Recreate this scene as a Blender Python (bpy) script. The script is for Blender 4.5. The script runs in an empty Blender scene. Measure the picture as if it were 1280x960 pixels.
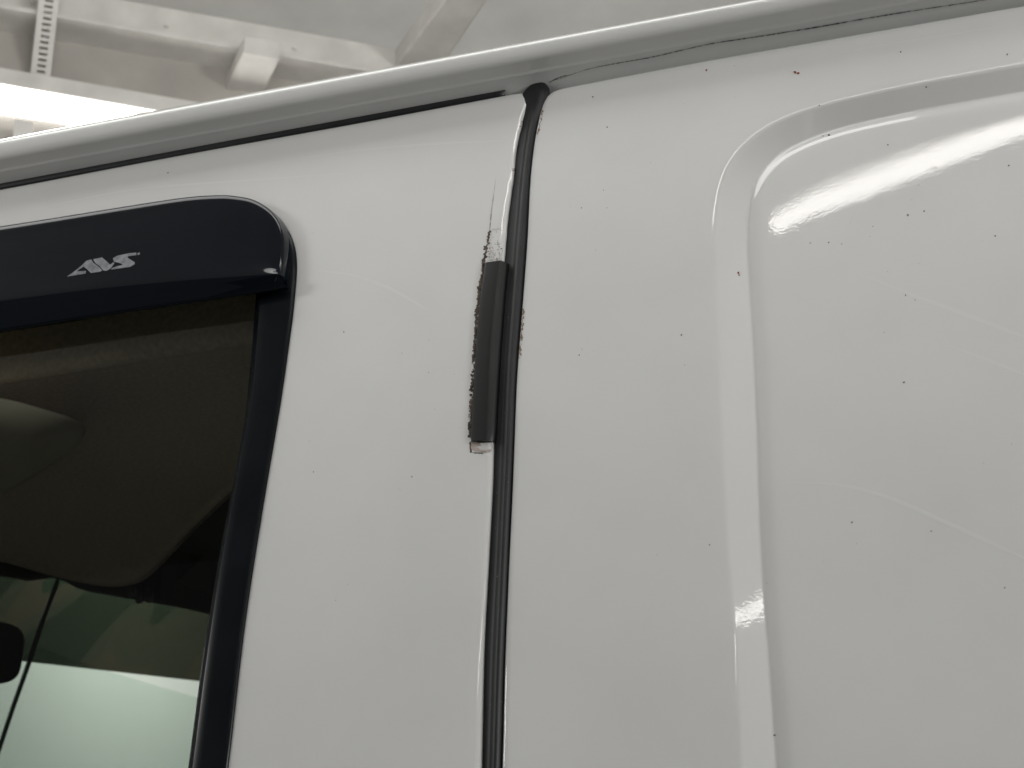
import bpy, bmesh, math, random
from mathutils import Vector, Matrix
from mathutils.bvhtree import BVHTree
from mathutils.geometry import tessellate_polygon
random.seed(7)
SC = bpy.context.scene
COL = SC.collection

# ------------------------------------------------------------------ camera
FPX, ZC = 1900.0, 1.35
PITCH, YAW = math.radians(23.1), math.radians(18.252)
CAM = Vector((0, -1.106, ZC))
cam_d = bpy.data.cameras.new('camera'); cam = bpy.data.objects.new('camera', cam_d); COL.objects.link(cam)
cam.location = CAM; cam.rotation_euler = (math.pi/2 + PITCH, 0, YAW)
cam_d.sensor_width = 36; cam_d.lens = FPX/1280*36; cam_d.clip_start = .02; cam_d.clip_end = 200
cam_d.dof.use_dof = True; cam_d.dof.focus_distance = 1.38; cam_d.dof.aperture_fstop = 11
SC.camera = cam
# ------------------------------------------------------------------ light and exposure
W = bpy.data.worlds.new('World'); SC.world = W; W.use_nodes = True
W.node_tree.nodes['Background'].inputs[0].default_value = (1.0, 1.0, .98, 1)
W.node_tree.nodes['Background'].inputs[1].default_value = .10
TUBE = 12.5
def lamp(name, loc, aim, sx, sy, power, col=(1, .992, .97)):
    d = bpy.data.lights.new(name, 'AREA'); d.shape = 'RECTANGLE'; d.size = sx; d.size_y = sy; d.energy = power; d.color = col
    o = bpy.data.objects.new(name, d); COL.objects.link(o); o.location = loc
    o.rotation_euler = (Vector(aim)-Vector(loc)).to_track_quat('-Z', 'Y').to_euler(); return o
lamp('overhead_fill', (-1.05,-.2,3.4), (-1.05,-.18,0), 2.0, .7, 19)  # unseen area lamp added overhead to lift the upper door and panel
lamp('rear_fill', (4.6,-1.5,2.2), (0,0,1.9), 1.2, .6, 112)  # added out of view at the right to brighten the groove strip
lamp('side_fill', (-4.2,-2.2,2.9), (-.7,0,1.9), 1.0, .4, 36)  # unseen fill added far left to lift the door
lamp('wall_fill', (-2.6,4.6,3.6), (-3.7,4.9,2.7), 1.5, .3, 31)  # added out of view to brighten the wall beyond the windshield
lamp('deck_fill', (-1.2,3.2,2.5), (-1.4,2.4,4.0), 1.6, .5, 11)  # unseen uplight added behind the van for the ceiling deck
lamp('beam_fill', (-.9,.45,2.98), (-1.6,1.9,3.6), 1.2, .4, 8)  # fill added above the roof, unseen, for the beam and joist
lamp('uplight_fill', (0,-3.4,2.0), (0,-3.3,4.0), 3.0, 1.2, 8)  # uplight added behind the camera to even out the mirrored ceiling
SC.view_settings.view_transform = 'Standard'; SC.view_settings.look = 'None'
SC.view_settings.exposure = 0; SC.view_settings.gamma = 1
SC.cycles.use_denoising = True
SC.cycles.max_bounces = 8; SC.cycles.transparent_max_bounces = 12
SC.cycles.sample_clamp_indirect = 6

# ------------------------------------------------------------------ geometry of the place
F = Vector((-math.sin(YAW)*math.cos(PITCH), math.cos(YAW)*math.cos(PITCH), math.sin(PITCH)))
R = Vector((math.cos(YAW), math.sin(YAW), 0)); U = R.cross(F)
def ray(px, py): return (F*FPX + R*(px-640) + U*(480-py)).normalized()
def S(z): z -= ZC; return .105*z + .06*(z-.55)**2           # the van's side leans in and is slightly crowned
def side(px, py, off=0.0):                                   # point of the side skin (or `off` metres proud of it)
    d = ray(px, py); t = 1.2
    for _ in range(14):
        p = CAM + d*t
        t -= (p.y - S(p.z) + off)/(d.y - d.z*(.105+.12*(p.z-ZC-.55)))
    p = CAM + d*t
    return (p.x, p.z, off)
def to3(s): return Vector((s[0], S(s[1]) - s[2], s[1]))
def at_z(px, py, z): d = ray(px, py); return CAM + d*((z-CAM.z)/d.z)
def at_y(px, py, y): d = ray(px, py); return CAM + d*((y-CAM.y)/d.y)

def spline(pts, n):                                          # Catmull-Rom through pts, n samples even in arc length
    P = [Vector(p) for p in pts]
    if len(P) == 2: return [P[0].lerp(P[1], i/(n-1)) for i in range(n)]
    Q = [P[0]*2-P[1]] + P + [P[-1]*2-P[-2]]
    dense = []
    for i in range(1, len(Q)-2):
        p0, p1, p2, p3 = Q[i-1:i+3]
        a, b, c = [max((v-u).length, 1e-9)**.5 for u, v in ((p0,p1),(p1,p2),(p2,p3))]
        m1 = ((p1-p0)/a - (p2-p0)/(a+b) + (p2-p1)/b)*b
        m2 = ((p2-p1)/b - (p3-p1)/(b+c) + (p3-p2)/c)*b
        for k in range(24):
            t = k/24
            dense.append(p1*(2*t**3-3*t*t+1) + m1*(t**3-2*t*t+t) + p2*(-2*t**3+3*t*t) + m2*(t**3-t*t))
    dense.append(P[-1])
    L = [0]
    for u, v in zip(dense, dense[1:]): L.append(L[-1] + (v-u).length)
    out, j = [], 0
    for i in range(n):
        s = L[-1]*i/(n-1)
        while j < len(L)-2 and L[j+1] < s: j += 1
        out.append(dense[j].lerp(dense[j+1], (s-L[j])/max(L[j+1]-L[j], 1e-12)))
    return out
def smooth(v, k):
    for _ in range(k):
        v = [v[0]] + [(v[i-1]+v[i]*2+v[i+1])/4 for i in range(1, len(v)-1)] + [v[-1]]
    return v
def curve(segs, ns, off=0.0, sm=0):                          # traced outline -> curve on the side skin, as (x, z) Vectors
    out = []
    for seg, n in zip(segs, ns):
        q = [Vector(side(*p, off)[:2]) for p in seg]
        c = spline(q, n); out += c if not out else c[1:]
    return smooth(out, sm) if sm else out
def shift(c, d):                                             # parallel curve, d metres to the left of travel
    out = []
    for i, p in enumerate(c):
        t = (c[min(i+1, len(c)-1)] - c[max(i-1, 0)]).normalized()
        out.append(p + Vector((-t.y, t.x))*d)
    return out
def row(c, off): return [to3((p.x, p.y, off(i/(len(c)-1)) if callable(off) else off)) for i, p in enumerate(c)]

# ------------------------------------------------------------------ objects
def obj(name, verts, faces, mat, parent=None, flat=False):
    me = bpy.data.meshes.new(name); me.from_pydata([tuple(v) for v in verts], [], faces); me.validate()
    if not flat: me.polygons.foreach_set('use_smooth', [True]*len(me.polygons))
    me.materials.append(mat); me.update()
    o = bpy.data.objects.new(name, me); COL.objects.link(o)
    if parent: o.parent = parent; o.matrix_parent_inverse = parent.matrix_world.inverted()
    return o
def tag(o, label, cat=None, group=None, kind=None):
    if label: o['label'] = label
    if cat: o['category'] = cat
    if group: o['group'] = group
    if kind: o['kind'] = kind
    return o
def empty(name, loc):
    o = bpy.data.objects.new(name, None); COL.objects.link(o); o.location = loc
    bpy.context.view_layer.update(); return o
def loft(rows, flip=False, close=False):
    n = len(rows[0]); V = [v for r in rows for v in r]; Fc = []
    m = len(rows)
    for j in range(m if close else m-1):
        for i in range(n-1):
            a, b, c, d = j*n+i, j*n+i+1, ((j+1) % m)*n+i+1, ((j+1) % m)*n+i
            Fc.append((a, d, c, b) if flip else (a, b, c, d))
    return V, Fc
def join(*ms):
    V, Fc = [], []
    for v, f in ms:
        k = len(V); V += list(v); Fc += [tuple(i+k for i in q) for q in f]
    return V, Fc
def between(a, b, k): return [[p.lerp(q, (i+1)/(k+1)) for p, q in zip(a, b)] for i in range(k)]
def box_on(p, q, wdir, hdir, w, h):                          # beam from p to q, section w x h along two directions
    V = []
    for e in (p, q):
        for s, t in ((-1,-1),(1,-1),(1,1),(-1,1)): V.append(e + wdir*(s*w/2) + hdir*(t*h/2))
    return V, [(0,1,2,3),(7,6,5,4),(0,4,5,1),(1,5,6,2),(2,6,7,3),(3,7,4,0)]
def bevel(o, w=.002, s=2):
    m = o.modifiers.new('bevel', 'BEVEL'); m.width = w; m.segments = s; m.limit_method = 'ANGLE'; return o
def tube(pts, r, k=10, caps=True):
    V, Fc = [], []
    n = len(pts)
    for i, p in enumerate(pts):
        t = (pts[min(i+1,n-1)]-pts[max(i-1,0)]).normalized(); a = t.orthogonal().normalized(); b = t.cross(a)
        for j in range(k):
            an = 2*math.pi*j/k; V.append(p + a*(math.cos(an)*r) + b*(math.sin(an)*r))
    for i in range(n-1):
        for j in range(k): Fc.append((i*k+j, i*k+(j+1)%k, (i+1)*k+(j+1)%k, (i+1)*k+j))
    if caps: Fc += [tuple(range(k))[::-1], tuple((n-1)*k+j for j in range(k))]
    return V, Fc

# ------------------------------------------------------------------ materials
def mat(name, col, rough=.5, coat=0, coat_r=.03, metal=0, bump=None, tone=None, spec=.5, ior=1.5, bdet=3):
    m = bpy.data.materials.new(name); m.use_nodes = True
    N = m.node_tree.nodes; L = m.node_tree.links; B = N['Principled BSDF']
    B.inputs['Base Color'].default_value = (*col, 1); B.inputs['Roughness'].default_value = rough
    B.inputs['Metallic'].default_value = metal; B.inputs['Coat Weight'].default_value = coat
    B.inputs['Coat Roughness'].default_value = coat_r; B.inputs['Specular IOR Level'].default_value = spec
    B.inputs['IOR'].default_value = ior
    tc = N.new('ShaderNodeTexCoord')
    if tone:                                                 # (scale, darkest factor, lightest factor)
        nz = N.new('ShaderNodeTexNoise'); nz.inputs['Scale'].default_value = tone[0]; nz.inputs['Detail'].default_value = 6
        mr = N.new('ShaderNodeMapRange'); mr.inputs['From Min'].default_value = .3; mr.inputs['From Max'].default_value = .7
        mr.inputs['To Min'].default_value = tone[1]; mr.inputs['To Max'].default_value = tone[2]
        mx = N.new('ShaderNodeVectorMath'); mx.operation = 'SCALE'; mx.inputs[0].default_value = col
        L.new(tc.outputs['Object'], nz.inputs['Vector']); L.new(nz.outputs['Fac'], mr.inputs['Value'])
        L.new(mr.outputs['Result'], mx.inputs['Scale']); L.new(mx.outputs[0], B.inputs['Base Color'])
    if bump:                                                 # list of (scale, height in metres)
        prev = None
        for sc, h in bump:
            nz = N.new('ShaderNodeTexNoise'); nz.inputs['Scale'].default_value = sc; nz.inputs['Detail'].default_value = bdet
            bp = N.new('ShaderNodeBump'); bp.inputs['Strength'].default_value = 1; bp.inputs['Distance'].default_value = h
            L.new(tc.outputs['Object'], nz.inputs['Vector']); L.new(nz.outputs['Fac'], bp.inputs['Height'])
            if prev: L.new(prev.outputs[0], bp.inputs['Normal'])
            prev = bp
        L.new(prev.outputs[0], B.inputs['Normal'])
        if coat: L.new(prev.outputs[0], B.inputs['Coat Normal'])
    return m
def glass(name, tint):
    m = bpy.data.materials.new(name); m.use_nodes = True; N = m.node_tree.nodes; L = m.node_tree.links; N.clear()
    o = N.new('ShaderNodeOutputMaterial'); t = N.new('ShaderNodeBsdfTransparent'); g = N.new('ShaderNodeBsdfGlossy')
    x = N.new('ShaderNodeMixShader'); fr = N.new('ShaderNodeFresnel'); ge = N.new('ShaderNodeNewGeometry'); ma = N.new('ShaderNodeMath'); ma.operation = 'MULTIPLY_ADD'
    ma.inputs[1].default_value = 1/1.4 - 1.4; ma.inputs[2].default_value = 1.4
    L.new(ge.outputs['Backfacing'], ma.inputs[0]); L.new(ma.outputs[0], fr.inputs['IOR'])
    t.inputs[0].default_value = (*tint, 1); g.inputs['Roughness'].default_value = .01
    L.new(fr.outputs[0], x.inputs[0]); L.new(t.outputs[0], x.inputs[1]); L.new(g.outputs[0], x.inputs[2]); L.new(x.outputs[0], o.inputs[0])
    return m
def film(name, col, alpha, rough=.6):                        # a thin see-through film of wax, dust or grime
    m = mat(name, col, rough); N = m.node_tree.nodes; L = m.node_tree.links
    B = N['Principled BSDF']; nz = N.new('ShaderNodeTexNoise'); nz.inputs['Scale'].default_value = 260; nz.inputs['Detail'].default_value = 4
    mr = N.new('ShaderNodeMapRange'); mr.inputs['From Min'].default_value = .35; mr.inputs['From Max'].default_value = .65
    mr.inputs['To Min'].default_value = alpha*.3; mr.inputs['To Max'].default_value = alpha
    L.new(N['Texture Coordinate'].outputs['Object'], nz.inputs['Vector']); L.new(nz.outputs['Fac'], mr.inputs['Value']); L.new(mr.outputs[0], B.inputs['Alpha'])
    return m
def emit(name, col, s):
    m = bpy.data.materials.new(name); m.use_nodes = True; N = m.node_tree.nodes; N.clear()
    o = N.new('ShaderNodeOutputMaterial'); e = N.new('ShaderNodeEmission'); e.inputs[0].default_value = (*col, 1); e.inputs[1].default_value = s
    m.node_tree.links.new(e.outputs[0], o.inputs[0]); return m

PAINT = mat('white_car_paint', (.785, .787, .778), .5, coat=1, coat_r=.026, bump=[(430, 1.45e-5), (170, 1.25e-5), (55, 2.2e-5)], bdet=1, tone=(7, .955, 1.02), spec=.12)
SEAL = mat('black_rubber', (.010, .011, .0125), .5, bump=[(900, 1.5e-5)], tone=(30, .7, 1.5))
TRIM = mat('black_plastic', (.006, .0075, .010), .24, bump=[(1400, 8e-6)], tone=(20, .8, 1.3), spec=.16)
GUARD = mat('edge_guard_vinyl', (.008, .009, .0095), .34, bump=[(1500, 6e-6)], tone=(40, .85, 1.25))
SMOKE = mat('smoked_acrylic', (.004, .006, .010), .08, spec=.28, bump=[(14, 6e-5)])
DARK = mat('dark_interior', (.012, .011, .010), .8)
CLOTH = mat('headliner_cloth', (.72, .55, .42), .9, bump=[(900, 1e-4)], tone=(200, .85, 1.12))
VINYL = mat('visor_vinyl', (.60, .49, .39), .7, bump=[(700, 6e-5)])
PRINT = mat('silver_print', (.20, .21, .23), .5, tone=(160, .55, 1.25))
STEEL = mat('painted_steel', (.60, .585, .555), .55, bump=[(60, 2e-4)], tone=(12, .86, 1.08))
SHADE_BOARD = mat('shade_toned_board', (.36, .34, .31), .8, bump=[(25, 4e-4)], tone=(5, .84, 1.1))  # greyer than the deck: shade below the beam put into the colour
DECK = mat('ceiling_board', (.58, .57, .54), .8, bump=[(25, 4e-4)], tone=(5, .9, 1.08))
CONC = mat('concrete', (.15, .148, .142), .7, tone=(2, .8, 1.15))
WALLM = mat('wall_paint', (.80, .81, .78), .7, tone=(1.5, .96, 1.02))
RUST = mat('rust_crust', (.095, .074, .058), .9, bump=[(900, 3e-4)], tone=(220, .4, 1.9))
SPECK = mat('dark_speck', (.10,.08,.07), .7)
REDSPECK = mat('red_brown_speck', (.24, .035, .025), .7)
PRIMER = mat('bare_primer', (.50, .43, .39), .7, tone=(300, .7, 1.15))
BARE = mat('scuffed_paint', (.72, .71, .69), .3, coat=.6, tone=(350, .75, 1.05))
GLASS = glass('tinted_side_glass', (.55, .60, .56))
WSHIELD = glass('green_windshield_glass', (.82, .90, .85))
TUBEM = emit('lit_tube', (1, .97, .93), TUBE)

# ------------------------------------------------------------------ the garage
def sheet(name, x0, x1, y0, y1, z, m):
    return obj(name, [(x0,y0,z),(x1,y0,z),(x1,y1,z),(x0,y1,z)], [(0,1,2,3)], m, flat=True)
tag(sheet('floor', -9, 9, -9, 9, 0, CONC), 'grey concrete garage floor under the van', kind='structure')
tag(sheet('ceiling', -6, 6, -4.2, 8, 4.02, DECK), 'pale board ceiling above the van and the light fixtures', kind='structure')
wv, wf = box_on(Vector((-3.75,-1.5,1.9)), Vector((-3.75,7.5,1.9)), Vector((1,0,0)), Vector((0,0,1)), .1, 3.8)
tag(obj('wall', wv, wf, WALLM, flat=True), 'white garage wall seen through the windshield of the van', kind='structure')

ZV = Vector((0,0,1))
def beam(px0, px1, z, w, h, up=0, ext=(0,0)):
    p, q = at_z(*px0, z), at_z(*px1, z); d = (q-p).normalized(); p = p - d*ext[0]; q = q + d*ext[1]
    return box_on(p + ZV*up, q + ZV*up, d.cross(ZV).normalized(), ZV, w, h)
# long flanged beam running across the top of the view
bm_ = empty('ceiling_beam', at_z(220, 48, 3.55)); tag(bm_, 'long pale flanged steel beam running across above the light fixture', 'beam')
p0, p1 = at_z(0, 9.6, 3.55), at_z(456, 89, 3.55); bd = (p1-p0).normalized(); bn = bd.cross(ZV).normalized()
if (CAM-p0).dot(bn) < 0: bn = -bn
a, b = p0 - bd*1.5, p1 + bd*.14
bevel(obj('lower_flange', *box_on(a - bn*.045 + ZV*.004, b - bn*.045 + ZV*.004, bn, ZV, .10, .012), STEEL, bm_, True))
bevel(obj('web', *box_on(a - bn*.062 + ZV*.06, b - bn*.062 + ZV*.06, bn, ZV, .05, .10), STEEL, bm_, True))
rv = []
for k in range(4):
    c = a.lerp(b, .50+.125*k) - bn*.036 + ZV*.055
    obj('bolt_head', *tube([c, c + bn*.006], .005, 8), STEEL, bm_, True)
# board bulkhead hanging behind and under that beam
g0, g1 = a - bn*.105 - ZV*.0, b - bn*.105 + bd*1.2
bk = tag(obj('wall_board', *box_on(g0 - ZV*.30, g1 - ZV*.30, bn, ZV, .03, .62), SHADE_BOARD, None, True), 'board bulkhead below the long ceiling beam, its shade put into the colour', 'board')
# joists
def plate(px, z, h):                                         # flat steel piece, outline on the level z, thickness h
    lo = [at_z(x, y, z) for x, y in px]; hi = [p + ZV*h for p in lo]; k = len(px)
    return lo + hi, [tuple(range(k)), tuple(range(k, 2*k))[::-1]] + [(i, k+i, k+(i+1) % k, (i+1) % k) for i in range(k)]
tag(bevel(obj('ceiling_brace', *plate([(304,66),(350,73),(318,140),(264,150)], 3.49, .05), STEEL, None, True), .003), 'short pale brace under the long beam, in front of the board bulkhead', 'brace')
tag(bevel(obj('ceiling_joist', *plate([(586,-40),(636,-40),(520,132),(460,130)], 3.60, .06), STEEL, None, True), .004), 'wide pale diagonal joist meeting the far end of the long beam', 'joist')

def fixture(name, p, q, label, strut):
    d = (q-p).normalized(); n = d.cross(ZV).normalized(); c = (p+q)/2
    t = empty(name, c); tag(t, label, 'light fixture', 'fluorescent light fixtures on the ceiling')
    if (CAM-c).dot(n) < 0: n = -n
    prof = [(-.036,.004),(-.040,.045),(.040,.045),(.036,.004),(.030,.004),(.02,.012),(-.02,.012),(-.030,.004)]
    rows = [[e + n*u + ZV*(v+.028) for e in (p, q)] for u, v in prof]
    hv = loft(rows, close=True); k = len(prof)
    hv[1].extend([tuple(2*i for i in range(k)), tuple(2*i+1 for i in range(k))[::-1]])
    obj('housing', *hv, STEEL, t, True)
    ps = [p + d*.01] + [p + d*(.01+.03*(1-math.cos(k*math.pi/10))) for k in range(1, 6)]
    V_, F_ = [], []
    R_ = .029 if strut else .0265; ends = [(0, .07*R_), (.003, .42*R_), (.009, .73*R_), (.018, .93*R_), (.03, R_)]; Lq = (q-p).length
    st_ = [(u, r) for u, r in ends] + [(Lq-u, r) for u, r in ends[::-1]]; K = 20; bz = d.cross(n)
    for u, r in st_:
        for k in range(K): V_.append(p + d*u + n*(math.cos(2*math.pi*k/K)*r) + bz*(math.sin(2*math.pi*k/K)*r))
    for i in range(len(st_)-1):
        for k in range(K): F_.append((i*K+k, i*K+(k+1)%K, (i+1)*K+(k+1)%K, (i+1)*K+k))
    obj('tube', V_, F_, TUBEM, t)
    for e, s in ((p, 1), (q, -1)):
        bevel(obj('end_cap', *box_on(e - d*.012*s + ZV*.03, e + d*.03*s + ZV*.03, n, ZV, .076, .03), STEEL, t, True))
    return t, d, n
fa, fb = at_z(0, 130, 3.35), at_z(178, 160, 3.35); fd = (fb-fa).normalized()
FX, fd, fn = fixture('fluorescent_light', fa - fd*.75, fa + fd*.75, 'lit fluorescent fixture hanging under the board bulkhead beyond the van roof', True)
RA, RB = Vector((-.385,-1.408,3.35)), Vector((.159,-1.194,3.35)); rd = (RB-RA).normalized()
fixture('fluorescent_light', RA - rd*.03, RA + rd*1.5, 'lit fluorescent fixture mirrored as the long glint on the side panel', False)
fixture('fluorescent_light', Vector((1.98,-3.40,3.35)), Vector((2.95,-2.64,3.35)), 'lit fluorescent fixture mirrored as the short glint low in the groove', False)
fixture('fluorescent_light', Vector((.10,-4.88,3.35)), Vector((1.35,-3.90,3.35)), 'lit fluorescent fixture mirrored as two thin prongs under the glint in the groove', False)

def strut(name, top, bot, w, label):                         # slotted angle: two flanges, a row of slots
    d = (bot-top).normalized(); n = fn; wd = d.cross(n).normalized(); L = (bot-top).length
    t = empty(name, bot); tag(t, label, 'strut', 'slotted hanger struts')
    ms = [box_on(top + wd*(s*w*.36), bot + wd*(s*w*.36), wd, n, w*.28, .003) for s in (-1, 1)]
    k = int(L/.0135)
    for i in range(k+1):
        c = top + d*(L*i/k); ms.append(box_on(c - d*.0036, c + d*.0036, wd, n, w*.44, .0028))
    obj('slotted_face', *join(*ms), STEEL, t, True)
    obj('flange', *box_on(top + wd*(w/2) - n*.018, bot + wd*(w/2) - n*.018, wd, n, .003, .036), STEEL, t, True)
    obj('slot_back', *box_on(top - n*.03, bot - n*.03, wd, n, w*.9, .003), SHADE_BOARD, t, True)
dist = (at_z(52, 112, 3.40)-CAM).length
def at_d(px, py, D): return CAM + ray(px, py)*D
strut('slotted_strut', at_d(66, -40, dist), at_d(50, 101, dist), .044, 'slotted steel hanger strut above the lit fixture')
o = empty('hanger_bracket', at_d(28, 170, dist-.15)); tag(o, 'small pale bracket hanging below the lit tube beyond the roof edge', 'bracket')
bevel(obj('plate', *box_on(at_d(29.5, 151, dist-.125), at_d(26, 215, dist-.18), fd, fn, .042, .006), STEEL, o, True), .001)
hc = at_d(28.7, 161, dist-.125); obj('hole_plug', *tube([hc - fn*.006, hc + fn*.0045], .006, 10), SHADE_BOARD, o, True)

# ------------------------------------------------------------------ the van
van = empty('cargo_van', (0, .9, 0))
tag(van, 'white cargo van with black seal between driver door and side panel', 'van')

# traced outlines (pixels of the photograph) ------------------------------------------------
DTOP = [(-600,343),(-300,290.5),(0,236),(219,194),(443,153.5),(600,124),(640,116.6),(655,114.6)]
DCOR = [(655,114.6),(660.5,115.5),(663,119),(662.3,123),(660,130),(652.5,151),(644,188),(641.5,216),(637,248),(633.4,275),(631,305),(629.4,325),(624,400),(619,480),(616,555),(615,600),(610,697),(604,810),(600.8,960),(594,1300),(584,1900)]
OTOP = [(-600,372),(-300,329),(0,285.6),(94,272),(172,260),(250,250),(285,248.5)]
OCOR = [(285,248.5),(313,251),(336,263),(353,279),(364,297),(370,325),(366,386),(360,432),(353,482),(345,532),(330,620),(306,775),(284,960),(240,1300),(170,1900)]
def lerp2(a, b, t): return (a[0]+(b[0]-a[0])*t, a[1]+(b[1]-a[1])*t)
n1, n2 = 110, 240
outer = curve([DTOP, DCOR], [n1, n2])
# right edge: worn, slightly wavy lip
for i in range(n1+6, len(outer)):
    z = outer[i].y
    if z > 1.9: outer[i] = outer[i] + Vector((.00022*math.sin(z*310)*random.random(), 0))
inner = shift(curve([OTOP, OCOR], [n1, n2]), -.0045)
o1, o2, o3 = shift(outer, -.0018), shift(outer, -.0006), outer
o0 = shift(outer, -.006)
i0, i1, i2 = shift(inner, .016), shift(inner, .006), inner
rows = [row(i2, -.013), row(i2, -.005), row(shift(inner, .0012), -.0022), row(shift(inner, .0035), -.0007), row(shift(inner, .007), -.0001), row(i0, 0)]
A, B = shift(inner, .016), o0
rows += [row(r, 0) for r in between(A, B, 14)] + [row(o0, 0), row(o1, -.0004), row(o2, -.0014), row(o3, -.0032), row(o3, -.006), row(o2, -.014)]
door = obj('driver_door', *loft(rows, True), PAINT, van)

# rear side panel with pressed recess
PL = [(600,1900),(613,1300),(626.7,960),(630,831),(635,706),(639.5,610),(641.8,550),(645,472),(652.5,375),(658,300),(662.5,215),(669,165),(676,135),(681,122),(687,114.5)]
PT = [(687,114.5),(694,111.5),(743,101.5),(882,75),(1025,50),(1280,6),(1700,-66),(2100,-132)]
BL = [(960,1900),(940,1300),(928.5,960),(920,804),(910.5,676),(901.5,492),(895.5,330),(894.4,303),(896,264),(901,227.6),(912.5,201),(932,177.4),(945,167.5)]
BT = [(945,167.5),(958.4,158.7),(991,144),(1024,133.5),(1073,121.5),(1155,104.2),(1280,81.6),(1500,43),(1800,-10),(2100,-62)]
CL = [(1012,1900),(986,1300),(970,960),(958,804),(950,676),(943.5,492),(934.5,330),(932,293),(932.8,263.7),(937,234),(948.6,211),(956,202)]
CT = [(956,202),(968,191.5),(1001,173.5),(1040,159.4),(1089.6,147),(1155,133.6),(1221,122),(1280,112),(1500,74),(1800,21),(2100,-31)]
m1, m2 = 200, 170
ca = curve([PL, PT], [m1, m2], 0, 2); cb = curve([BL, BT], [m1, m2], 0, 24); cc = curve([CL, CT], [m1, m2], -.008, 24)
cd = curve([[(1850,1900),(1850,1200),(1850,600)], [(1850,600),(1950,500),(2100,420)]], [m1, m2], -.006)
DEP = .0105
rows = [row(shift(ca, .001), -.014), row(ca, -.006), row(ca, -.0028), row(shift(ca, -.0008), -.0010), row(shift(ca, -.0022), -.0003), row(shift(ca, -.006), 0)]
b0 = shift(cb, .0034)
rows += [row(r, 0) for r in between(shift(ca, -.006), b0, 14)]
def strip(t): return [p.lerp(q, t) for p, q in zip(cb, cc)]
rows += [row(b0, 0), row(shift(cb, .0022), -.00006), row(shift(cb, .0010), -.00020), row(cb, -.00045), row(strip(.04), -.00075), row(strip(.08), -.00115)]
for t in (.2, .35, .5, .65, .8, .92): rows.append(row(strip(t), -.00115 - (DEP-.00155)*(t-.08)/.88))
rows += [row(strip(.96), -DEP+.0004), row(cc, -DEP)]
for dx, off in ((.0010, DEP+.0001), (.0024, DEP-.0002), (.0045, DEP-.0010), (.007, DEP-.0020), (.0095, DEP-.0028), (.0125, DEP-.0034), (.016, DEP-.0037)):
    rows.append(row(shift(cc, -dx), -off))
ce = shift(cc, -.020)
rows += [row(ce, -DEP+.0038)] + [row(r, -DEP+.0038) for r in between(ce, cd, 16)]
panel = obj('side_panel', *loft(rows, True), PAINT, van)

# roof gutter rail
def gut(y0, k, off): return [to3(side(x, y0 - k*x, off)) for x in [-600 + 2500*i/120 for i in range(121)]]
G = [gut(174.5,.1862,-.01), gut(174.8,.1862,.012), gut(175.6,.1862,.028), gut(176.6,.1862,.0340), gut(178,.1863,.0350), gut(181,.1866,.0348), gut(190,.1872,.0324), gut(195.5,.1878,.0304),
     gut(198.5,.188,.0286), gut(201,.188,.0262), gut(204,.1875,.0228), gut(211,.186,.0155), gut(213,.186,.0138), gut(214.5,.1858,.0130), gut(216,.1856,.0112), gut(228,.183,.0005), gut(236,.1822,-.0062), gut(242,.1815,-.012)]
gutter = obj('roof_gutter', *loft(G, True), PAINT, van)
zr = min(v.z for v in G[0]) - .02
rf = [[Vector((x, y, zr + .015*math.sin(math.pi*(y-.1)/1.75)**2 if 0 < (y-.1)/1.75 < 1 else zr)) for x in (-1.42, -.6, 0, .6, 1.5)] for y in [.1+1.75*i/12 for i in range(13)]]
obj('roof', *loft(rf), PAINT, van)
# black seal on top of the door
def lineY(x): return 230.6 - .1888*x if x < 355 else 163.6 - (x-355)*.1878
xs = [-600 + 1231.5*i/90 for i in range(91)]
def dtop(x): return 238.5 - .1848*x
sr = [[to3(side(x, lineY(x)-2, -.008)) for x in xs], [to3(side(x, lineY(x)-1, .0005)) for x in xs], [to3(side(x, lineY(x)*.6+dtop(x)*.4, .0014)) for x in xs],
      [to3(side(x, dtop(x)+1, -.003)) for x in xs], [to3(side(x, dtop(x)+2, -.010)) for x in xs]]
sv = loft(sr, True); n = len(xs); sv[1].append(tuple(j*n+n-1 for j in range(5)))
obj('door_top_seal', *sv, SEAL, van)

# black rubber seal filling the gap
SL = [(663,107),(656,111.5),(651,118),(649.5,126),(648,135),(646,151),(640,188),(636,220),(631,260),(626,300),(623,330),(615,420),(611,500),(609,555),(608,600),(603,700),(597,815),(593,960),(584,1300),(572,1900)]
SR = [(680,103.2),(684,104.8),(687,109),(688,115),(685,124),(681,135),(674,165),(667.5,215),(663,300),(658,375),(651,472),(648,550),(645,610),(641,706),(636,831),(632,960),(620,1300),(606,1900)]
cl = curve([SL], [220], 0, 2); cr = curve([SR], [220], 0, 2)
prof = [(0,-.012),(.02,-.0095),(.10,-.0085),(.22,-.0080),(.34,-.0078),(.42,-.0074),(.48,-.0062),(.54,-.0042),(.60,-.0028),(.66,-.0022),(.71,-.0024),(.76,-.0036),(.80,-.0056),(.84,-.0080),(.92,-.0092),(1,-.014)]
rows = []
for t, off in prof:
    c = [p.lerp(q, t) for p, q in zip(cl, cr)]
    def f(s, off=off, t=t):
        e = max(0, 1 - s/.045)                               # the domed head of the seal
        return off*(1-e**.7) + (.0015*math.sin(math.pi*min(max(t,.001),.999))**.5 - .004)*e**.7 if e > 0 else off
    rows.append(row(c, lambda s, f=f: f(s) + .0045))
seal = obj('gap_seal', *loft(rows), SEAL, van)

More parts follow.
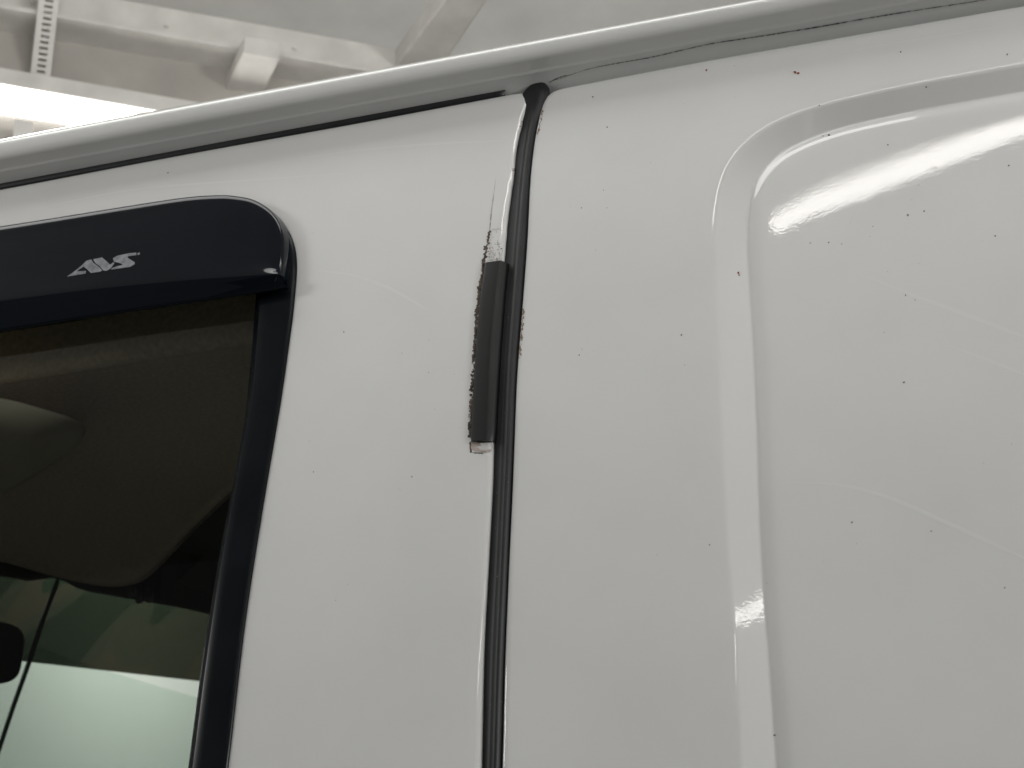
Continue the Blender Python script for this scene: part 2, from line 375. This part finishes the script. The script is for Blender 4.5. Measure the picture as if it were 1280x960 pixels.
# window frame, glass
FI_T = [(-600,420),(-300,376),(0,333),(150,312),(270,300),(300,300)]
FI_C = [(300,300),(314,306),(321,325),(319,352),(317,372),(312.5,430),(303,524),(288,608),(272,690),(259,765),(246.3,851),(232,960),(187,1300),(105,1900)]
fo = curve([OTOP, [lerp2(p, (p[0]+1.5, p[1]), 1) for p in OCOR]], [n1, n2], 0, 2); fi = curve([FI_T, FI_C], [n1, n2], -.004, 6)
def fl(t): return [p.lerp(q, t) for p, q in zip(fo, fi)]
rows = [row(fo, -.013), row(fo, -.001), row(fl(.02), .0014), row(fl(.06), .0026), row(fl(.12), .0029), row(fl(.3), .0030), row(fl(.55), .0029), row(fl(.74), .0026), row(fl(.80), .0018), row(fl(.84), -.0012), row(fl(.87), -.0045), row(fl(.95), -.006), row(fi, -.008), row(fi, -.016)]
obj('window_frame', *loft(rows), TRIM, door)
gx = [curve([[(p[0], p[1]-30) for p in FI_T[:-1]] + [[(340,270)]][0:0]], [60], -.011)] if False else None
gt = curve([[(-600,380),(0,300),(350,262)]], [40], -.0105); gb = curve([[(-680,1900),(-100,1900),(160,1900)]], [40], -.0105)
obj('window_pane', *loft([row(c, -.0105) for c in [gt] + between(gt, gb, 24) + [gb]], True), GLASS, door)

# rain guard over the window
GO = [(-600,374),(-300,331),(0,287.6),(94,273),(172,260.5),(250,249.6),(290,248)]
GOc = [(290,248),(322,253.6),(344,266.5),(356,281),(362.5,300),(363,325),(361,345),(357.5,360)]
GI = [(-600,384),(-300,340),(0,296),(94,281),(172,268.5),(240,257),(280,255)]
GIc = [(280,255),(303,257.5),(322,265),(336,277.5),(344,293),(347,312),(347.5,330),(347,343)]
GB = [(-600,467),(-300,421),(0,375.5),(150,357),(290,345.5),(347,342)]
GL = [(-600,500),(-300,455),(0,411),(156,386.5),(312,363.5),(356,356.5)]
go = curve([GO, GOc], [n1, 80], .002, 3); gi = curve([GI, GIc], [n1, 80], .016, 3)
N = n1+79
def ga(t): return [p.lerp(q, t) for p, q in zip(go, gi)]
gb_ = curve([GB], [N], .022); gl = curve([GL], [N], .018)
rows = [row(go, -.002), row(go, .001), row(ga(.05), .008), row(ga(.13), .0128), row(ga(.24), .0151), row(ga(.4), .0160), row(ga(.7), .0165), row(gi, .0167), row(ga(1.15), .0169)]
gs = ga(1.15)
for k in range(9):
    t = (k+1)/9; rows.append(row([p.lerp(q, t) for p, q in zip(gs, gb_)], .0169 + (.0215-.0169)*t + .0012*math.sin(math.pi*t)))
for t, off in ((.08,.0212),(.3,.019),(.6,.0165),(.9,.014),(1,.0128),(1.0,.011)): rows.append(row([p.lerp(q, t) for p, q in zip(gb_, gl)], off))
back = [row(gl, .009), row([p.lerp(q, .5) for p, q in zip(gl, go)], .006)]
guard = obj('rain_guard', *loft(rows + back), SMOKE, van)
# rounded right end of the guard
ev = [to3(side(x, y, o)) for x, y, o in ((347,343,.0215),(351,344,.0195),(355,346,.016),(358,350,.011),(359,355,.006),(357.5,360,.001),(354,358,.004),(350,356.5,.008),(347,355,.012),(343,352,.018))]
c = sum(ev, Vector())/len(ev); obj('end_tip', *([c - Vector((0,.003,0))] + ev, [(0, i+1, (i+1) % len(ev)+1) for i in range(len(ev))]), SMOKE, guard)

def bvh_of(*obs):
    V, P = [], []
    for o in obs:
        k = len(V); mw = o.matrix_world; V += [mw @ v.co for v in o.data.vertices]; P += [tuple(i+k for i in p.vertices) for p in o.data.polygons]
    return BVHTree.FromPolygons(V, P)
bpy.context.view_layer.update()
def caster(*obs):
    T = bvh_of(*obs)
    def cast(px, py, lift=.0002):
        d = ray(px, py); h = T.ray_cast(CAM, d)
        if h[0] is None: return None
        n = h[1] if h[1].dot(d) < 0 else -h[1]
        return h[0] + n*lift, n
    return cast
def decal(cast, poly, lift=.00025, thick=.0):                # thin patch lying on a surface, outline given as pixels
    pts = [cast(x, y, lift) for x, y in poly]
    if any(p is None for p in pts): return [], []
    tri = tessellate_polygon([[Vector((x, y, 0)) for x, y in poly]])
    V = [p[0] for p in pts]; n = len(V); Fc = [tuple(t) for t in tri]
    V2 = [p[0] - p[1]*(lift+.0003) for p in pts]
    Fc += [(i, (i+1) % n, n+(i+1) % n, n+i) for i in range(n)]
    return V + V2, Fc
c_guard = caster(guard); c_body = caster(door, panel, gutter); c_gut = caster(gutter)
LET = [[(190,447),(262,398),(345,330),(385,289),(432,275),(454,308),(503,343),(545,387),(520,398),(430,412),(385,367),(357,346),(287,394),(380,390),(375,417)],
       [(452,275),(540,255),(566,276),(622,326),(640,316),(655,303),(666,314),(630,362),(590,389),(556,386),(512,338),(475,312)],
       [(650,266),(692,240),(800,215),(884,207),(884,232),(800,245),(795,256),(868,305),(866,325),(822,350),(632,378),(640,362),(700,340),(752,331),(720,312),(662,298)],
       [(896,212),(920,206),(916,229),(896,233)]]
for L_ in LET[:3]:
    obj('letter', *decal(c_guard, [(60+x/8, 290+y/8) for x, y in L_], .0003), PRINT, guard, True)
obj('trademark_dot', *decal(c_guard, [(60+x/8, 290+y/8) for x, y in LET[3]], .0003), PRINT, guard, True)

# black edge guard clipped over the door edge
EL = [(606.3,329),(601.5,362),(597.5,400),(594.5,440),(591,500),(588.5,545),(589,551.5)]
ER = [(625,325.6),(620,362),(616,400),(613,430),(610.3,500),(608.2,545),(607.5,550.5)]
EE = [(636,329.5),(632.5,362),(629.5,400),(627,430),(622.8,500),(620.3,545),(618.8,553)]
el, er, ee = (curve([q], [70], o) for q, o in ((EL,.001),(ER,.004),(EE,-.002)))
def mixc(a, b, t): return [p.lerp(q, t) for p, q in zip(a, b)]
rows = [row(el, -.0006), row(el, .0014), row(mixc(el,er,.05), .0023), row(mixc(el,er,.12), .0026), row(mixc(el,er,.5), .0034), row(mixc(el,er,.85), .0040), row(er, .0041),
        row(mixc(er,ee,.12), .0038), row(mixc(er,ee,.4), .0026), row(mixc(er,ee,.7), .0008), row(mixc(er,ee,.9), -.0014), row(ee, -.0035), row(ee, -.011)]
ev = loft(rows); n = 70; m = len(rows)
tc_, bc_ = [rows[j][0] for j in range(m)], [rows[j][-1] for j in range(m)]
def endcap(r, dz):
    a_ = [v.copy() for v in r]; b_ = [Vector((v.x, v.y+.004 if i not in (0, m-1) else v.y, v.z)) for i, v in enumerate(r)]
    return loft([a_, b_])
eg = obj('edge_guard', *join(ev, endcap(tc_, 1), endcap(bc_, -1)), GUARD, van)
bpy.context.view_layer.update()

# ---- wear: rust crust, bare patches, specks
def wob(poly, amp, k=3):
    out = []
    for i, p in enumerate(poly):
        q = poly[(i+1) % len(poly)]
        for j in range(k):
            t = j/k; out.append((p[0]+(q[0]-p[0])*t + random.uniform(-amp, amp), p[1]+(q[1]-p[1])*t + random.uniform(-amp, amp)))
    return out
c_door, c_panel = caster(door), caster(panel)
obj('primer_stain', *decal(c_door, wob([(587,552),(616,553),(615.6,566),(604,566.5),(603,567.5),(596,567),(587,565)], .7, 5), .00015), RUST, door, True)
obj('primer_patch', *decal(c_door, wob([(589,552),(615,552),(614.8,564),(602,564.5),(596,563.8),(589.2,562)], .8, 5), .0004), PRIMER, door, True)
obj('scuffed_patch', *decal(c_door, wob([(613,288),(622,284),(630.6,290),(627.5,326),(609,327)], .5, 5), .00012), BARE, door, True)
def lump(c, r, seed):
    rnd = random.Random(seed); bm = bmesh.new(); bmesh.ops.create_icosphere(bm, subdivisions=1, radius=r)
    for v in bm.verts: v.co *= rnd.uniform(.6, 1.35); v.co.y *= .55
    V = [c + v.co for v in bm.verts]; Fc = [tuple(v.index for v in f.verts) for f in bm.faces]; bm.free(); return V, Fc
crust = []
def crust_line(pts, n, r0, r1, jit):
    for i in range(n):
        t = (i+random.random())/n*(len(pts)-1); k = min(int(t), len(pts)-2); x, y = lerp2(pts[k], pts[k+1], t-k)
        h = c_door(x+random.gauss(0, jit), y, 0)
        if h: crust.append(lump(h[0], random.uniform(r0, r1)*.00063, random.random()))
crust_line([(612,289),(609.5,302),(607,318),(604,330)], 60, .8, 2.2, .7)
crust_line([(604.6,333),(599.6,362),(595.8,400),(593,440),(589.6,500),(587.4,548)], 230, .9, 3.2, .9)
crust_line([(607,308),(607,312)], 5, 1.8, 2.8, .8); crust_line([(604.5,324),(604,332)], 10, 1.8, 3.2, 1)
crust_line([(598,384),(596.5,390)], 7, 1.6, 3.2, 1); crust_line([(602,345),(600,365)], 10, 1.5, 2.6, .6)
tag(obj('rust_crust', *join(*crust), RUST, door, True), None, kind='stuff')
crust = []
crust_line([(587.5,505),(586.5,525)], 12, .7, 1.5, .9); 
tag(obj('flaked_paint', *join(*crust), PRIMER, door, True), None, kind='stuff')
obj('scratch', *decal(c_door, [(620,222),(617,248),(614.4,270),(612.5,292),(611,292),(613.2,268),(616.3,246)], .00012), film('scratch_grime', (.12,.11,.10), .5), door, True)
# dirt along the panel edge and specks on the paint
st = []
for i in range(70):
    y = random.uniform(384, 452); x = 653.6 - (y-384)*.09 + abs(random.gauss(0, 1.3))
    r = random.uniform(.4, 1.5); st.append(decal(c_panel, [(x+r*.7*math.cos(a_)*random.uniform(.6,1.3), y+r*1.5*math.sin(a_)*random.uniform(.6,1.3)) for a_ in [k*math.pi/3 for k in range(6)]], .0002))
for i in range(26):
    y = random.uniform(138, 168); x = 677.5 - (y-138)*.2 + abs(random.gauss(0, 1)); r = random.uniform(.4, 1.3)
    st.append(decal(c_panel, [(x+r*.6*math.cos(a_), y+r*1.6*math.sin(a_)) for a_ in [k*math.pi/3 for k in range(6)]], .0002))
tag(obj('edge_rust', *join(*st), mat('edge_rust_film', (.30,.22,.165), .8, tone=(300, .5, 1.3)), panel, True), None, kind='stuff')
def speck(cast, x, y, r):
    r *= .72; return decal(cast, [(x+r*math.cos(a_)*random.uniform(.5,1.4), y+r*math.sin(a_)*random.uniform(.5,1.3)) for a_ in [k*math.pi/4 for k in range(8)]], .0003)
SP = [(1126,65,1.4),(1259,68,1.6),(759,159,1.2),(741,121,1.2),(727,260,1.1),(1036,169,2.1),(1029,170,1),(1158,109,1.6),(1110,181,1.4),(1155,264,1.3),(1135,269,1.7),(1244,295,1.3),(1091,283,.8),(1036,303,1.2),
      (1013,304,1),(1261,207,1.5),(1130,478,1.6),(1132,369,1.2),(1065,653,1.5),(887,681,1.2),(968,919,2),(1256,735,1.3),(1144,375,1),(1164,664,1.2),(681,398,1.6),(852,419,1.6),(674,583,1.2),(688,561,.8),(724,444,1),(1024,132,1.2)]
SPD = [(210,216,1.2),(430,415,.9),(515,596,1),(392,590,.9)]
for cx_, cy_, k_, sd in ((1130,330,9,70),(880,110,7,50),(1180,560,6,90),(760,420,6,60),(980,720,6,80),(720,250,5,30)):
    for _ in range(k_): SP.append((random.gauss(cx_, sd), random.gauss(cy_, sd*.7), random.uniform(.25,.8)**1.3))
SP = [q for q in SP if q[1] > 60 and 690 < q[0] < 1279]
for i in range(14): SPD.append((random.uniform(385,580), random.uniform(190,950), random.uniform(.3,.65)))
tag(obj('dirt_speck', *join(*[speck(c_panel, *s) for s in SP]), SPECK, panel, True), None, kind='stuff')
tag(obj('dirt_speck', *join(*[speck(c_door, *s) for s in SPD]), SPECK, door, True), None, kind='stuff')
tag(obj('rust_speck', *join(*[speck(c_panel, *s) for s in [(883,88,1.8),(993.5,90.5,2.2),(998,91.5,2.2),(923,341,1.9),(924,344,1.2),(1256,735,1.1)]]), REDSPECK, panel, True), None, kind='stuff')
tag(obj('edge_chip', *join(*[speck(c_door, *s) for s in [(641.6,212,2.4),(652,152,1.2),(650,158,1.1),(641,243,1),(640,246,1.2)]]), film('chip_grime', (.16,.10,.05), .95), door, True), None, kind='stuff')
grime = [speck(c_door, random.uniform(610,628), 326-abs(random.gauss(0,13)), random.uniform(.4,1.1)) for _ in range(70)]
tag(obj('grime_speck', *join(*grime), film('worn_grime', (.10,.085,.07), .6), door, True), None, kind='stuff')
dust = [speck(caster(seal), random.uniform(612,636), random.uniform(380,950), random.uniform(.35,.8)) for _ in range(36)]
tag(obj('dust_speck', *join(*dust), film('pale_dust', (.45,.45,.43), .7), seal, True), None, kind='stuff')

def ribbon(cast, pts, w0, w1, lift=.00006, n=90):
    c = spline([Vector(p) for p in pts], n); up, dn = [], []
    for i, p in enumerate(c):
        t = (c[min(i+1,n-1)]-c[max(i-1,0)]).normalized(); k = math.sin(math.pi*(i+.3)/(n-.4))**.5; w = (w0+(w1-w0)*i/(n-1))*k/2
        a_, b_ = cast(p.x - t.y*w, p.y + t.x*w, lift), cast(p.x + t.y*w, p.y - t.x*w, lift)
        if a_ and b_: up.append(a_[0]); dn.append(b_[0])
    return loft([up, dn]) if len(up) > 1 else ([], [])
obj('seam_crack', *ribbon(c_gut, [(684,102),(700,98),(733,86.6),(770,79),(812,71.7),(850,63),(887,54.7),(950,45),(1025,33),(1090,21.5),(1158,10.6),(1227,0),(1300,-13)], 1.5, 1.9, .0007, 160), film('seam_dirt', (.05,.05,.045), .95), gutter)
obj('seam_crack', *ribbon(c_gut, [(686,104),(694,99),(705,95),(712,93.5)], 1.4, 1.2), film('seam_dirt', (.04,.04,.035), .9), gutter)
WAX_CREASE = mat('wax_and_crease_haze', (.793,.796,.787), .42, coat=1, coat_r=.05, bump=[(260, 3.2e-5)])
for pts, w in (([(985,603),(1050,606),(1110,622),(1180,652),(1290,702)], 7), ([(1070,340),(1150,372),(1220,398),(1290,425)], 6), ([(1180,430),(1230,448),(1285,470)], 5), ([(1004,74),(1100,57),(1200,41),(1290,27)], 1.6)):  # last thin line is the panel's body crease, its brightness painted in
    obj('wax_and_crease_streak', *ribbon(c_panel, pts, w*.5, w), WAX_CREASE, panel)
for pts, w in (([(395,338),(440,344),(490,362),(535,388)], 5), ([(330,205),(430,190),(540,180),(630,176)], 4), ([(40,262),(160,238),(300,226),(440,216)], 3)):
    obj('wax_and_crease_streak', *ribbon(c_door, pts, w*.5, w), WAX_CREASE, door)

# ------------------------------------------------------------------ inside of the cab
HZ = ZC + .655
def hz(px, py, dz=0): return at_z(px, py, HZ + dz)
edge = spline([Vector(p) for p in [(-320,660),(-150,676),(0,699),(75,718),(140,728),(176,721),(202,700),(240,660),(287,615),(340,565),(420,490)]], 90)
lip = spline([Vector(p) for p in [(-320,521),(0,470),(420,404)]], 90)
up_ = [Vector((p.x, p.y+8)) for p in edge]
rows = [[hz(p.x, p.y+6, .05) for p in edge], [hz(p.x, p.y+4, .02) for p in edge], [hz(p.x, p.y+2, .006) for p in edge], [hz(p.x, p.y, 0) for p in edge]]
for t in (.03, .08, .16, .3, .5, .75, 1): rows.append([hz(p.x+(q.x-p.x)*t, p.y+(q.y-p.y)*t, -.004*min(1, t/.1)+.004) for p, q in zip(edge, lip)])
obj('headliner', *loft(rows), CLOTH, van)
# padded roof rail just inside the glass
rail = []
for dy, yy in ((-190,.10),(-140,.115),(-95,.125),(-62,.128),(-40,.129),(-22,.131),(-10,.135),(-3,.141),(0,.149),(-1,.160),(-3,.185),(-8,.26)):
    rail.append([at_y(x, 481.6 - .157*x + dy, yy) for x in [-320 + 760*i/50 for i in range(51)]])
obj('roof_rail_trim', *loft(rail), CLOTH, van)
# sun visor
vis = spline([Vector(p) for p in [(-260,470),(-120,484),(0,497),(50,509.5),(98,525),(106.5,531),(107,541),(97,556),(50,590),(0,618),(-120,676),(-260,735)]], 60)
cen = sum(vis, Vector((0,0)))/len(vis); VZ = -.055
def vr(s, dz): return [hz(cen.x+(p.x-cen.x)*s, cen.y+(p.y-cen.y)*s, VZ+dz) for p in vis]
vv = loft([vr(.96,.022), vr(.99,.018), vr(1,.012), vr(.997,.006), vr(.985,.002), vr(.97,0), vr(.5,-.001), vr(.05,-.001)])
obj('sun_visor', *vv, VINYL, van)
# windshield
def wx(y, z): return -1.60 - 1.0*(ZC+.56-z) + .14*((y-.98)/.9)**2
def wpt(px, py, inn=0.0):
    d = ray(px, py); t = 2.2
    for _ in range(25):
        p = CAM + d*t; g = p.x - wx(p.y, p.z) - inn; e = 1e-4; q = CAM + d*(t+e); g2 = q.x - wx(q.y, q.z) - inn
        t -= g/((g2-g)/e)
    return CAM + d*t
ws = obj('windshield', *loft([[Vector((wx(y, z), y, z)) for y in [.06+1.84*i/24 for i in range(25)]] for z in [ZC+.60-1.1*k/16 for k in range(17)]]), WSHIELD, van)
XS = [-330 + 760*i/50 for i in range(51)]
def btop(x): return 720 + .176*x
def bbot(x): return 823.4 + .113*x
# sun strip film with printed camouflage
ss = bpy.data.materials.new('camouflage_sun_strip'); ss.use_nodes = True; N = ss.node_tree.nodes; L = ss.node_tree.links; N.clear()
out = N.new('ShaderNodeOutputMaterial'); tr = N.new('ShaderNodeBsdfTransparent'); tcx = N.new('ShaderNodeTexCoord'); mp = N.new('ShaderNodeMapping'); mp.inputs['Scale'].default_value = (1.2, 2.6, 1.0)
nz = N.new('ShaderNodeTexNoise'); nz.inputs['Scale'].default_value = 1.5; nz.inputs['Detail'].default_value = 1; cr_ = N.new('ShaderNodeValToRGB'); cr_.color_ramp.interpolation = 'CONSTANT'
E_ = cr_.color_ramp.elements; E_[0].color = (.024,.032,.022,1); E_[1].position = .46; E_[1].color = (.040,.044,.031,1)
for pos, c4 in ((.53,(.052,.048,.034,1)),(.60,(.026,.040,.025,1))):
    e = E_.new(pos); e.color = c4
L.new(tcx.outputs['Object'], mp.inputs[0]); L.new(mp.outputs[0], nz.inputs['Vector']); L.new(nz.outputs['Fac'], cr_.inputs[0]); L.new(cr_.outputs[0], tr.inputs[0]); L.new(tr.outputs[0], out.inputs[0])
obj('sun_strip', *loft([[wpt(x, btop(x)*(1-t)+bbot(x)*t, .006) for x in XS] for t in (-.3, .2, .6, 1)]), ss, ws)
hd = [[wpt(x, btop(x)-dy - (9*math.sin(max(0,min(1,(x-40)/60))*math.pi)), .02+ins) for x in XS] for dy, ins in ((0,0),(3,.012),(14,.015),(34,0),(90,-.03),(150,-.06))]
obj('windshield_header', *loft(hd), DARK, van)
pt = [(203,708),(232,672),(262,640),(300,606),(420,520),(420,800),(262,768),(232,761),(200,754)]
pv = [wpt(x, y, .06) for x, y in pt]; pv2 = [wpt(x, y, .02) for x, y in pt]; k = len(pt)
obj('pillar_trim', pv + pv2, [tuple(range(k))] + [(i, (i+1)%k, k+(i+1)%k, k+i) for i in range(k)], mat('pillar_plastic', (.035,.028,.022), .6), van, True)
pt = [(222,727),(262,688),(264,742),(246,738)]
obj('pillar_cover', [wpt(x, y, .075) for x, y in pt] + [wpt(x, y, .062) for x, y in pt], [(0,1,2,3)] + [(i,(i+1)%4,4+(i+1)%4,4+i) for i in range(4)], mat('cover_plastic', (.10,.085,.075), .6), van, True)
cb_ = []
for x, y, r in ((163,733,.010),(186,741,.008),(173,742,.007)): cb_.append(tube([wpt(x, y-8, .05), wpt(x+1, y+9, .05)], r, 8))
obj('visor_clip', *join(*cb_), mat('clip_plastic', (.05,.045,.04), .5), van)
obj('windshield_crack', *tube([wpt(x, y, .004) for x, y in ((78,700),(70,732),(52,780),(37,826),(16,885),(-4,945),(-30,1010))], .0042, 6), mat('crack_dark', (.03,.05,.045), .6), ws)
# rear view mirror
mc = at_d(-72, 811, 2.35); mr_, mu_ = ray(-72, 811).cross(ZV).normalized(), None; mu_ = mr_.cross(ray(-72, 811)).normalized(); mf = ray(-72, 811)
mw, mh = .111, .047; ol = []
for i in range(48):
    a_ = 2*math.pi*i/48; e = .45; ol.append((mw*math.copysign(abs(math.cos(a_))**e, math.cos(a_)), mh*math.copysign(abs(math.sin(a_))**e, math.sin(a_))))
def mrow(s, dz): return [mc + mr_*(u*s) + mu_*(v*s) + mf*dz for u, v in ol + ol[:1]]
obj('rear_view_mirror', *loft([mrow(.02,-.004), mrow(.93,-.004), mrow(.98,-.001), mrow(1,.006), mrow(.98,.02), mrow(.8,.035), mrow(.05,.04)]), mat('mirror_housing', (.008,.008,.008), .6), van)
# the rest of the shell, closing the cab in
zb = min(v.co.z for v in door.data.vertices)+.01
def wallbox(name, p, q, wd, hd_, w, h, m): return obj(name, *box_on(Vector(p), Vector(q), Vector(wd), Vector(hd_), w, h), m, van, True)
wallbox('lower_body', (-1.9,.02,(zb+.45)/2), (1.5,.02,(zb+.45)/2), (0,1,0), (0,0,1), .03, zb-.45, PAINT)
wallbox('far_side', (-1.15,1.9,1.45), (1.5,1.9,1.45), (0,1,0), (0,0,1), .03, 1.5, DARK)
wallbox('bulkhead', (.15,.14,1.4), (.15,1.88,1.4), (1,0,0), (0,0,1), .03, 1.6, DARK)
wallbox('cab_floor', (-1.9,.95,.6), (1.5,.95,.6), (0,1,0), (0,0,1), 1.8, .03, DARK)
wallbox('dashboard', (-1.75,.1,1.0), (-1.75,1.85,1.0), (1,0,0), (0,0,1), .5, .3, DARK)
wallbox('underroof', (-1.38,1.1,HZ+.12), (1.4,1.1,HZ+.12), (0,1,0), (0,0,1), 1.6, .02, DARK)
